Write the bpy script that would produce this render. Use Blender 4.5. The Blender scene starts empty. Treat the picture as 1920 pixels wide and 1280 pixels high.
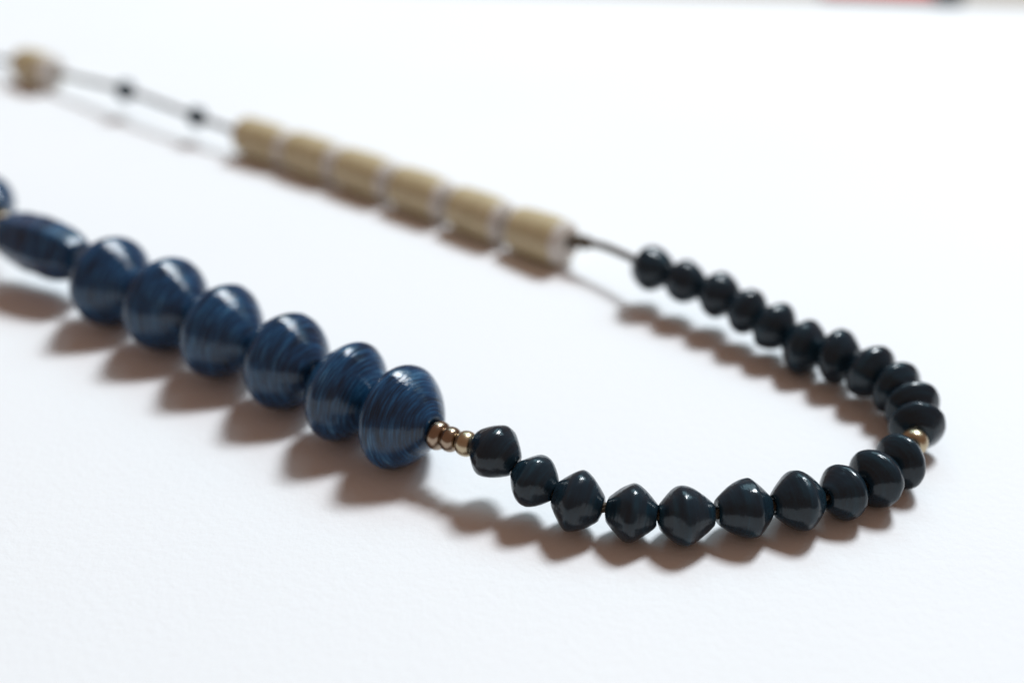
import bpy, bmesh, math, random
from mathutils import Vector, Matrix, noise

sc = bpy.context.scene
C = sc.collection
MM = 0.001
PI = math.pi

# ------------------------------------------------------------------ camera
cam_d = bpy.data.cameras.new("camera")
cam = bpy.data.objects.new("camera", cam_d)
C.objects.link(cam)
cam.location = (0, 0, 105 * MM)
cam.rotation_euler = (math.radians(60), 0, 0)
cam_d.sensor_width = 36
cam_d.lens = 45.15
cam_d.clip_start = 0.005
cam_d.clip_end = 20
cam_d.dof.use_dof = True
cam_d.dof.focus_distance = 0.1655
cam_d.dof.aperture_fstop = 7.6
sc.camera = cam

# ------------------------------------------------------------------ room light
w = bpy.data.worlds.new("World")
sc.world = w
w.use_nodes = True
bg = w.node_tree.nodes["Background"]
bg.inputs["Color"].default_value = (1.0, 0.63, 0.46, 1)
bg.inputs["Strength"].default_value = 0.25


def area(name, target, direction, dist, sx, sy, power, col):
    d = bpy.data.lights.new(name, 'AREA')
    d.shape = 'RECTANGLE'
    d.size, d.size_y = sx, sy
    d.energy = power
    d.color = col
    o = bpy.data.objects.new(name, d)
    C.objects.link(o)
    v = Vector(direction).normalized()
    o.location = Vector(target) + v * dist
    o.rotation_euler = v.to_track_quat('Z', 'Y').to_euler()
    return o


area("window_light", (0, 0.17, 0), (0.36, 0.50, 1.0), 2.0, 0.42, 0.48, 40.2, (0.90, 0.955, 1.0))
area("window_sky_light", (0, 0.17, 0), (0.34, 0.80, 1.0), 2.4, 2.4, 0.8, 19, (0.52, 0.86, 1.0))

sc.view_settings.view_transform = 'Standard'
sc.view_settings.look = 'None'
sc.view_settings.exposure = 0.0
sc.view_settings.gamma = 1.0


# ------------------------------------------------------------------ materials
def mat(name):
    m = bpy.data.materials.new(name)
    m.use_nodes = True
    nt = m.node_tree
    return m, nt, nt.nodes["Principled BSDF"]


def N(nt, t, **kw):
    n = nt.nodes.new(t)
    for k, v in kw.items():
        if k in n.inputs:
            n.inputs[k].default_value = v
        else:
            setattr(n, k, v)
    return n


def ramp(nt, fac, stops):
    r = nt.nodes.new("ShaderNodeValToRGB")
    e = r.color_ramp.elements
    while len(e) < len(stops):
        e.new(0.5)
    for i, (p, c) in enumerate(stops):
        e[i].position = p
        e[i].color = (*c, 1)
    nt.links.new(fac, r.inputs["Fac"])
    return r.outputs["Color"]


def obj_coords(nt, scale):
    """object coordinates shifted by a random amount per object"""
    tc = N(nt, "ShaderNodeTexCoord")
    oi = N(nt, "ShaderNodeObjectInfo")
    mp = N(nt, "ShaderNodeMapping")
    mp.inputs["Scale"].default_value = scale
    ml = N(nt, "ShaderNodeMath", operation='MULTIPLY')
    ml.inputs[1].default_value = 37.0
    nt.links.new(oi.outputs["Random"], ml.inputs[0])
    cb = N(nt, "ShaderNodeCombineXYZ")
    for i in range(3):
        nt.links.new(ml.outputs[0], cb.inputs[i])
    nt.links.new(tc.outputs["Object"], mp.inputs["Vector"])
    nt.links.new(cb.outputs[0], mp.inputs["Location"])
    return mp.outputs["Vector"]


def noise_tex(nt, vec, scale, detail=4, rough=0.55):
    n = N(nt, "ShaderNodeTexNoise")
    n.inputs["Scale"].default_value = scale
    n.inputs["Detail"].default_value = detail
    n.inputs["Roughness"].default_value = rough
    nt.links.new(vec, n.inputs["Vector"])
    return n.outputs["Fac"]


def bump(nt, p, height, strength, dist):
    b = N(nt, "ShaderNodeBump")
    b.inputs["Strength"].default_value = strength
    b.inputs["Distance"].default_value = dist
    nt.links.new(height, b.inputs["Height"])
    nt.links.new(b.outputs["Normal"], p.inputs["Normal"])
    return b


def bead_mat(name, stops, rough, ior, bstr, streak, band):
    m, nt, p = mat(name)
    v = obj_coords(nt, streak)
    f = noise_tex(nt, v, 1.0, 4, 0.6)
    # broad light and dark bands of the paper strip, wandering round the bead
    fb = noise_tex(nt, obj_coords(nt, (110, 110, 520)), 1.0, 3, 0.5)
    mixf = N(nt, "ShaderNodeMapRange")
    mixf.inputs["From Min"].default_value = 0.3
    mixf.inputs["From Max"].default_value = 0.7
    mixf.inputs["To Min"].default_value = -band * 0.45
    mixf.inputs["To Max"].default_value = band * 0.45
    mixf.clamp = False
    nt.links.new(fb, mixf.inputs["Value"])
    sm = N(nt, "ShaderNodeMath", operation='ADD')
    nt.links.new(f, sm.inputs[0])
    nt.links.new(mixf.outputs[0], sm.inputs[1])
    nt.links.new(ramp(nt, sm.outputs[0], stops), p.inputs["Base Color"])
    v2 = obj_coords(nt, (420, 420, 900))
    f2 = noise_tex(nt, v2, 1.0, 3, 0.6)
    rr = N(nt, "ShaderNodeMapRange")
    rr.inputs["To Min"].default_value = rough * 0.75
    rr.inputs["To Max"].default_value = rough * 1.4
    nt.links.new(f2, rr.inputs["Value"])
    nt.links.new(rr.outputs[0], p.inputs["Roughness"])
    mx = N(nt, "ShaderNodeMath", operation='ADD')
    nt.links.new(f, mx.inputs[0])
    nt.links.new(f2, mx.inputs[1])
    bump(nt, p, mx.outputs[0], bstr, 0.00025)
    p.inputs["IOR"].default_value = ior
    return m


M_BLUE = bead_mat("varnished_blue_paper",
                  [(0.30, (0.004, 0.014, 0.030)), (0.46, (0.007, 0.031, 0.074)), (0.58, (0.011, 0.060, 0.140)), (0.70, (0.032, 0.110, 0.21)), (0.84, (0.11, 0.23, 0.33))],
                  0.11, 1.47, 0.32, (260, 260, 4600), 0.20)
M_BLACK = bead_mat("varnished_navy_paper",
                   [(0.3, (0.008, 0.015, 0.023)), (0.55, (0.009, 0.022, 0.034)), (0.75, (0.011, 0.034, 0.051))],
                   0.16, 1.40, 0.3, (130, 130, 1300), 0.15)


def tan_mat():
    m, nt, p = mat("tan_paper")
    v = obj_coords(nt, (300, 300, 900))
    f = noise_tex(nt, v, 1.0, 4)
    nt.links.new(ramp(nt, f, [(0.3, (0.42, 0.34, 0.19)), (0.55, (0.50, 0.41, 0.245)), (0.8, (0.59, 0.50, 0.33))]), p.inputs["Base Color"])
    p.inputs["Roughness"].default_value = 0.45
    bump(nt, p, f, 0.4, 0.0002)
    return m


def plain(name, col, rough, metal=0.0, nscale=600, var=0.15, bstr=0.2):
    m, nt, p = mat(name)
    v = obj_coords(nt, (1, 1, 1))
    f = noise_tex(nt, v, nscale, 4)
    lo = tuple(c * (1 - var) for c in col)
    hi = tuple(min(1, c * (1 + var)) for c in col)
    nt.links.new(ramp(nt, f, [(0.3, lo), (0.7, hi)]), p.inputs["Base Color"])
    p.inputs["Roughness"].default_value = rough
    p.inputs["Metallic"].default_value = metal
    bump(nt, p, f, bstr, 0.0001)
    return m


M_TAN = tan_mat()
M_PALE = plain("pale_paper_end", (0.62, 0.58, 0.53), 0.6)
M_BRASS = plain("brass", (0.31, 0.235, 0.175), 0.24, 1.0, 500, 0.1, 0.12)
M_BRASS2 = plain("dull_gold", (0.46, 0.38, 0.26), 0.30, 1.0, 500, 0.1, 0.12)
M_CORD = plain("waxed_cord", (0.075, 0.054, 0.032), 0.7, 0, 2500, 0.4, 0.5)
M_RED = plain("red_plastic", (0.80, 0.075, 0.075), 0.4, 0, 80, 0.05, 0.05)
M_DARK = plain("dark_plastic", (0.07, 0.075, 0.075), 0.45, 0, 80, 0.1, 0.05)


def paper_mat():
    m, nt, p = mat("white_drawing_paper")
    tc = N(nt, "ShaderNodeTexCoord")
    a = noise_tex(nt, tc.outputs["Object"], 800, 5, 0.62)
    b = noise_tex(nt, tc.outputs["Object"], 14, 2, 0.5)
    nt.links.new(ramp(nt, b, [(0.3, (0.815, 0.83, 0.85)), (0.7, (0.835, 0.845, 0.86))]), p.inputs["Base Color"])
    p.inputs["Roughness"].default_value = 0.75
    p.inputs["Specular IOR Level"].default_value = 0.25
    bump(nt, p, a, 0.45, 0.0002)
    return m


def table_mat():
    m, nt, p = mat("beige_tabletop")
    tc = N(nt, "ShaderNodeTexCoord")
    mp = N(nt, "ShaderNodeMapping")
    mp.inputs["Scale"].default_value = (6, 60, 6)
    nt.links.new(tc.outputs["Object"], mp.inputs["Vector"])
    a = noise_tex(nt, mp.outputs["Vector"], 1.0, 5, 0.6)
    nt.links.new(ramp(nt, a, [(0.3, (0.40, 0.36, 0.32)), (0.7, (0.47, 0.43, 0.385))]), p.inputs["Base Color"])
    p.inputs["Roughness"].default_value = 0.5
    return m


# ------------------------------------------------------------------ helpers
def mesh_obj(name, bm, m, parent=None, smooth=True):
    me = bpy.data.meshes.new(name)
    bmesh.ops.recalc_face_normals(bm, faces=bm.faces)
    bm.to_mesh(me)
    bm.free()
    me.materials.append(m)
    if smooth:
        for f in me.polygons:
            f.use_smooth = True
    o = bpy.data.objects.new(name, me)
    C.objects.link(o)
    if parent:
        o.parent = parent
    return o


def lathe(bm, prof, seg, lump=None, closed=True):
    """revolve [(r, z)] round z; lump(theta, i, r, z) gives (r, z)"""
    rings = []
    for i, (r, z) in enumerate(prof):
        ring = []
        for k in range(seg):
            t = 2 * PI * k / seg
            rr, zz = lump(t, i, r, z) if lump else (r, z)
            ring.append(bm.verts.new((rr * math.cos(t), rr * math.sin(t), zz)))
        rings.append(ring)
    n = len(rings)
    for i in range(n if closed else n - 1):
        a, b = rings[i], rings[(i + 1) % n]
        for k in range(seg):
            bm.faces.new((a[k], a[(k + 1) % seg], b[(k + 1) % seg], b[k]))


def bead_profile(R, L, hole, end, pl, pr, off, rows, steps, rnd, q=0.85, amp0=0.011):
    """outer bicone profile from z=-L/2 to L/2, then back through the hole"""
    prof = []
    ez = off * L / 2
    jit = [rnd.uniform(-0.3, 0.3) for _ in range(steps * 2 + 4)]
    for i in range(rows + 1):
        z = -L / 2 + L * i / rows
        if z < ez:
            t, e = (ez - z) / (ez + L / 2), pl
        else:
            t, e = (z - ez) / (L / 2 - ez), pr
        # a cone with its ridge rounded off by e
        s = (math.sqrt(t * t + e * e) - e) / (math.sqrt(1 + e * e) - e)
        r = end + (R - end) * (1 - s) ** q
        s = t
        # layered paper edges: little terraces on the slopes
        if steps:
            sq = s * steps
            k = int(sq)
            fr = sq - k
            amp = amp0 * R * min(1, s * 2.2) * (0.7 + jit[k + (steps + 1 if z > ez else 0)])
            r += amp * (1 - fr) * min(1, fr * 6)
        prof.append((r, z))
    # rounded lip and hole
    prof[0] = (end * 0.92, prof[0][1])
    prof[-1] = (end * 0.92, prof[-1][1])
    prof += [(hole * 1.25, L / 2 - 0.02 * L), (hole, L / 2 - 0.07 * L), (hole, -L / 2 + 0.07 * L), (hole * 1.25, -L / 2 + 0.02 * L)]
    return [(r * MM, z * MM) for r, z in prof]


def place(o, pos, axis, roll=0.0):
    q = Vector(axis).normalized().to_track_quat('Z', 'Y')
    o.rotation_mode = 'QUATERNION'
    o.rotation_quaternion = q @ Matrix.Rotation(roll, 3, 'Z').to_quaternion()
    o.location = Vector(pos) * MM


# ------------------------------------------------------------------ the surfaces
def slab(name, corners, top, thick, m, div=1):
    bm = bmesh.new()
    vs = [bm.verts.new((x * MM, y * MM, top * MM)) for x, y in corners]
    f = bm.faces.new(vs)
    r = bmesh.ops.extrude_face_region(bm, geom=[f])
    for v in r['geom']:
        if isinstance(v, bmesh.types.BMVert):
            v.co.z -= thick * MM
    o = mesh_obj(name, bm, m, smooth=False)
    o['kind'] = 'structure'
    return o


tb = slab("tabletop", [(-900, -500), (900, -500), (900, 1100), (-900, 1100)], -0.4, 25, table_mat())
tb['label'] = 'beige tabletop showing past the far edge of the white paper'
pp = slab("paper_sheet", [(-330, -80), (330, -80), (330, 356.5), (-330, 434)], 0.0, 0.4, paper_mat())
pp['label'] = 'large sheet of white textured paper under the necklace'

# ------------------------------------------------------------------ necklace
root = bpy.data.objects.new("bead_necklace", None)
C.objects.link(root)
root['label'] = 'necklace of blue, navy, tan and gold beads lying curved on the white paper'
root['category'] = 'necklace'

# kind, centre (mm), diameter, length
B = [
    ("tube", (-117.8, 310.0, 4.3), 8.6, 13.9),
    ("seed", (-89.9, 287.7, 6.2), 4.9, 5.4),
    ("seed", (-69.8, 271.5, 5.6), 4.7, 5.0),
    ("tube", (-53.0, 260.4, 4.25), 8.5, 14.4),
    ("tube", (-41.2, 251.6, 4.3), 8.6, 14.3),
    ("tube", (-29.4, 242.5, 4.3), 8.6, 14.4),
    ("tube", (-17.6, 232.6, 4.3), 8.6, 14.0),
    ("tube", (-6.0, 222.6, 4.3), 8.6, 13.5),
    ("tube", (5.3, 212.8, 4.4), 8.8, 13.3),
    ("navy", (23.8, 194.5, 6.9), 7.8, 6.7),
    ("navy", (28.9, 190.1, 6.7), 7.4, 6.5),
    ("navy", (33.9, 185.8, 6.5), 7.7, 6.3),
    ("navy", (37.7, 180.9, 6.2), 7.5, 5.9),
    ("navy", (41.5, 176.9, 5.5), 8.1, 5.8),
    ("navy", (45.6, 172.7, 4.3), 9.0, 6.0),
    ("navy", (49.9, 168.5, 5.1), 8.6, 5.8),
    ("navy", (53.7, 163.8, 5.1), 8.6, 5.8),
    ("navy", (56.4, 159.4, 4.9), 8.3, 5.1),
    ("navy", (57.5, 155.0, 4.6), 8.2, 4.7),
    ("navy", (57.0, 150.6, 4.3), 8.0, 4.8),
    ("gold", (55.6, 146.9, 4.1), 3.9, 2.7),
    ("navy", (52.7, 142.6, 4.0), 7.8, 5.4),
    ("navy", (48.4, 138.6, 4.1), 8.2, 5.8),
    ("navy", (43.2, 135.7, 3.8), 7.4, 6.0),
    ("navy", (36.9, 133.5, 4.05), 8.1, 7.0),
    ("navy", (29.7, 132.0, 3.9), 7.8, 7.3),
    ("navy", (22.2, 130.6, 3.95), 7.9, 7.2),
    ("navy", (15.3, 131.3, 3.95), 7.7, 6.6),
    ("navy", (8.5, 132.9, 4.5), 8.2, 6.6),
    ("navy", (3.0, 135.6, 5.7), 7.1, 6.2),
    ("navy", (-2.2, 139.3, 7.7), 7.5, 6.8),
    ("gold", (-6.1, 141.2, 7.8), 3.5, 2.5),
    ("brass", (-8.2, 142.5, 7.6), 3.5, 2.3),
    ("brass", (-9.9, 143.7, 7.4), 4.1, 2.3),
    ("blue", (-14.9, 147.9, 7.4), 14.8, 11.3),
    ("blue", (-23.4, 154.4, 7.5), 15.0, 11.3),
    ("blue", (-33.3, 163.0, 7.45), 14.8, 13.0),
    ("blue", (-44.1, 171.3, 7.6), 15.1, 13.7),
    ("blue", (-54.8, 180.1, 7.75), 15.4, 13.7),
    ("blue", (-66.0, 188.4, 7.65), 15.2, 13.2),
    ("long", (-81.0, 199.9, 8.6), 9.4, 19.4),
    ("gold", (-91.4, 210.8, 8.3), 3.2, 2.8),
    ("blue", (-98.6, 221.0, 7.2), 11.0, 13.0),
]
pts = [Vector(b[1]) for b in B]
LBL = {
    "blue": None, "navy": None,
}
NAMES = {"blue": "blue_bead", "navy": "navy_bead", "tube": "tube_bead", "seed": "small_dark_bead",
         "gold": "gold_bead", "brass": "gold_bead", "long": "long_blue_bead"}

# a few navy beads have their own clear outline: (tilt x, tilt y, pl, pr, off, end)
SPECIAL = {
    25: dict(pl=0.14, pr=0.6, off=-0.28),
    26: dict(pl=0.35, pr=0.4, off=0.12),
    27: dict(pl=0.3, pr=0.3, off=0.0),
    28: dict(pl=0.4, pr=0.3, off=0.1),
    24: dict(pl=0.5, pr=0.3, off=-0.05),
}


def tangent(i):
    if i == 40:
        return Vector((16.9, -10.7, -0.6)).normalized()
    a = pts[max(i - 1, 0)]
    b = pts[min(i + 1, len(pts) - 1)]
    return (b - a).normalized()


def make_bead(i, kind, pos, D, L):
    rnd = random.Random(100 + i)
    R = D / 2
    ax = tangent(i)
    nm = NAMES[kind]
    if kind in ("blue", "navy", "long", "seed"):
        sp = SPECIAL.get(i, {})
        big = kind == "blue"
        if kind == "long":
            pl = pr = 2.0
            end, hole, rows, seg, steps = 0.42 * R, 0.5, 56, 56, 9
        elif big:
            pl, pr = rnd.uniform(0.26, 0.42), rnd.uniform(0.26, 0.42)
            end, hole, rows, seg, steps = 0.25 * R, 0.6, 96, 96, 15
        elif kind == "seed":
            pl = pr = 0.5
            end, hole, rows, seg, steps = 0.35 * R, 0.5, 20, 24, 0
        else:
            pl, pr = sp.get('pl', rnd.uniform(0.35, 0.8)), sp.get('pr', rnd.uniform(0.35, 0.8))
            end, hole, rows, seg, steps = (rnd.uniform(0.38, 0.46) if i < 20 else rnd.uniform(0.30, 0.38)) * R, 0.55, 48, 64, 6
        off = sp.get('off', rnd.uniform(-0.12, 0.12))
        prof = bead_profile(R, L, hole, end, pl, pr, off, rows, steps, rnd, 0.36 if kind == 'long' else 0.86 if big else 0.9, 0.006 if big else 0.008)
        sd = Vector((rnd.uniform(0, 50), rnd.uniform(0, 50), rnd.uniform(0, 50)))
        lam = 0.022 if big else 0.065
        peak = sp.get('peak', 0)

        def lump(t, k, r, z):
            if k > rows:
                return r, z
            d = Vector((math.cos(t), math.sin(t), z / (R * MM)))
            n = noise.noise(d * 1.1 + sd) * lam + noise.noise(d * 3.0 + sd) * lam * 0.3
            # the paper strip winds spirally, so its edge wanders along the axis
            zz = z + 0.10 * MM * R / 4 * noise.noise(Vector((math.cos(t), math.sin(t), 0)) * 1.3 + sd)
            if k in (0, rows):
                zz = z + 0.05 * MM * math.sin(t * 2 + sd.x)
            if kind == "long":
                # a flattened six-sided barrel
                g = (t % (PI / 3)) - PI / 6
                r *= 1 + 0.8 * (0.955 / math.cos(g) - 1)
            if big:
                # the loose end of the paper strip, a thin tapering tongue glued round the middle
                a = (t + sd.y) % (2 * PI)
                if a < 2.2:
                    hw = L * MM * 0.13 * (1 - a / 2.2)
                    r += 0.07 * MM * max(0.0, min(1.0, (hw - abs(z - off * L / 2 * MM)) / (0.16 * MM)))
            return r * (1 + n), zz
        bm = bmesh.new()
        lathe(bm, prof, seg, lump)
        o = mesh_obj(nm, bm, M_BLUE if kind in ("blue", "long") else M_BLACK, root)
        tilt = Vector((rnd.uniform(-1, 1), rnd.uniform(-1, 1), rnd.uniform(-1, 1))) * (0.10 if big else 0.15)
        if i in SPECIAL or kind == "long":
            tilt *= 0.3
        place(o, pos, ax + tilt, rnd.uniform(0, 6.28))
    elif kind in ("gold", "brass"):
        prof = []
        for k in range(25):
            t = -1 + 2 * k / 24
            prof.append(((0.42 * R + 0.58 * R * max(0, 1 - abs(t) ** 2.2) ** 0.5) * MM, t * L / 2 * MM))
        prof += [(0.5 * MM, 0.9 * L / 2 * MM), (0.5 * MM, -0.9 * L / 2 * MM)]
        bm = bmesh.new()
        lathe(bm, prof, 40)
        o = mesh_obj(nm, bm, M_BRASS if kind == "brass" else M_BRASS2, root)
        place(o, pos, ax + Vector((rnd.uniform(-.1, .1), rnd.uniform(-.1, .1), rnd.uniform(-.1, .1))), 0)
    else:  # rolled tan tube with pale ends
        prof = []
        for k in range(33):
            t = -1 + 2 * k / 32
            s = abs(t)
            r = R * (1 - 0.05 * s ** 2)
            prof.append((r * MM, t * (L / 2 - 1.45) * MM))
        prof += [(0.8 * MM, (L / 2 - 1.7) * MM), (0.8 * MM, -(L / 2 - 1.7) * MM)]
        bm = bmesh.new()
        sd = Vector((i * 3.3, i * 1.7, 0))
        lathe(bm, prof, 48, lambda t, k, r, z: (r * (1 + 0.02 * noise.noise(Vector((math.cos(t), math.sin(t), z / MM * 0.2)) + sd)), z) if k < 33 else (r, z))
        o = mesh_obj(nm, bm, M_TAN, root)
        place(o, pos, ax, rnd.uniform(0, 6.28))
        Re = R * 0.945
        for s in (-1, 1):
            pe = [(0.8, -0.1), (Re - 0.15, -0.1), (Re, 0.0), (Re * 0.97, 0.4), (Re * 0.90, 0.85), (Re * 0.78, 1.22), (Re * 0.62, 1.45), (Re * 0.38, 1.5), (0.95, 1.45), (0.8, 1.0)]
            bm = bmesh.new()
            lathe(bm, [(r * MM, s * (z + L / 2 - 1.42) * MM) for r, z in pe], 48)
            mesh_obj("end_rim", bm, M_PALE, o)
    return o


for i, (kind, pos, D, L) in enumerate(B):
    o = make_bead(i, kind, pos, D, L)
    if kind == "brass":
        o['label'] = 'shiny copper gold seed bead'
    elif kind == "gold":
        o['label'] = 'pale gold seed bead'

# ------------------------------------------------------------------ the cord
way = [Vector((-260, 300, 0.8)), Vector((-215, 322, 0.8)), Vector((-160, 330, 1.5)), Vector((-134, 320, 3.6))] + pts[:1] + [Vector((-104.5, 299.6, 5.0))] + pts[1:9] + [Vector((14.6, 205.8, 6.1)), Vector((19.4, 200.6, 6.55))] + pts[9:] + \
      [Vector((-122, 240, 3.0)), Vector((-150, 262, 0.9)), Vector((-195, 285, 0.8)), Vector((-235, 296, 0.8))]


def catmull(P, n):
    out = []
    for i in range(len(P) - 1):
        p0, p1, p2, p3 = P[max(i - 1, 0)], P[i], P[i + 1], P[min(i + 2, len(P) - 1)]
        for k in range(n):
            t = k / n
            out.append(0.5 * ((2 * p1) + (p2 - p0) * t + (2 * p0 - 5 * p1 + 4 * p2 - p3) * t * t + (3 * p1 - p0 - 3 * p2 + p3) * t ** 3))
    out.append(P[-1])
    return out


def cord_mesh():
    bm = bmesh.new()
    fine = catmull(way, 24)
    # resample evenly so that the twist is even
    path, acc = [fine[0]], 0
    for a, b in zip(fine, fine[1:]):
        acc += (b - a).length
        if acc > 0.45:
            path.append(b)
            acc = 0
    for ph in range(3):
        rings = []
        s = 0
        for i, p in enumerate(path):
            t = (path[min(i + 1, len(path) - 1)] - path[max(i - 1, 0)]).normalized()
            n1 = t.cross(Vector((0, 0, 1))).normalized()
            n2 = n1.cross(t)
            if i:
                s += (p - path[i - 1]).length
            a = s * 1.5 + ph * 2 * PI / 3
            c = p + (n1 * math.cos(a) + n2 * math.sin(a)) * 0.38
            rings.append([bm.verts.new((c + (n1 * math.cos(q) + n2 * math.sin(q)) * 0.42) * MM) for q in [2 * PI * j / 7 for j in range(7)]])
        for a, b in zip(rings, rings[1:]):
            for j in range(7):
                bm.faces.new((a[j], a[(j + 1) % 7], b[(j + 1) % 7], b[j]))
    return bm


co = mesh_obj("cord", cord_mesh(), M_CORD, root)
co['label'] = 'thin dark olive twisted cord'

# a knot where the cord enters the last tan tube
kn = []
bm = bmesh.new()
kd = (Vector((14.6, 205.8, 6.1)) - pts[8]).normalized()
kl = 5.0
prof = [(0.2, 0), (1.15, 0.1), (1.3, 0.9), (1.05, 1.7), (1.22, 2.4), (1.0, 3.2), (0.95, 4.0), (0.3, kl)]
sdk = Vector((4.2, 1.1, 7.7))
lathe(bm, [(r * MM, z * MM) for r, z in prof], 20,
      lambda t, k, r, z: (r * (1 + 0.16 * math.sin(2 * t + z / MM * 2.2) + 0.15 * noise.noise(Vector((math.cos(t), math.sin(t), z / MM)) + sdk)), z), closed=False)
bmesh.ops.holes_fill(bm, edges=bm.edges[:])
kn = mesh_obj("knot", bm, M_CORD, root)
place(kn, pts[8] + kd * 7.2, kd)

# ------------------------------------------------------------------ red booklet beyond the paper
bk = bpy.data.objects.new("booklet", None)
C.objects.link(bk)
bk['label'] = 'red booklet with a dark spine lying past the far edge of the paper'
bk['category'] = 'booklet'
bk.location = (127 * MM, 383.6 * MM, -0.4 * MM)
bk.rotation_euler = (0, 0, math.radians(-7))


def block(name, x0, x1, y0, y1, z0, z1, bev, m):
    bm = bmesh.new()
    bmesh.ops.create_cube(bm, size=1)
    for v in bm.verts:
        v.co = Vector((x0 + (v.co.x + .5) * (x1 - x0), y0 + (v.co.y + .5) * (y1 - y0), z0 + (v.co.z + .5) * (z1 - z0))) * MM
    bmesh.ops.bevel(bm, geom=bm.edges[:], offset=bev * MM, segments=3, affect='EDGES', profile=0.6)
    return mesh_obj(name, bm, m, bk, smooth=False)


block("cover", -33, -0.1, 2.5, 75, 1.61, 2.2, 0.25, M_RED)
block("pages", -32, -0.6, 3.0, 74.5, 0.0, 1.6, 0.15, M_PALE)
block("spine", 0.0, 8.2, 0.0, 76, 0.0, 5.5, 1.6, M_DARK)
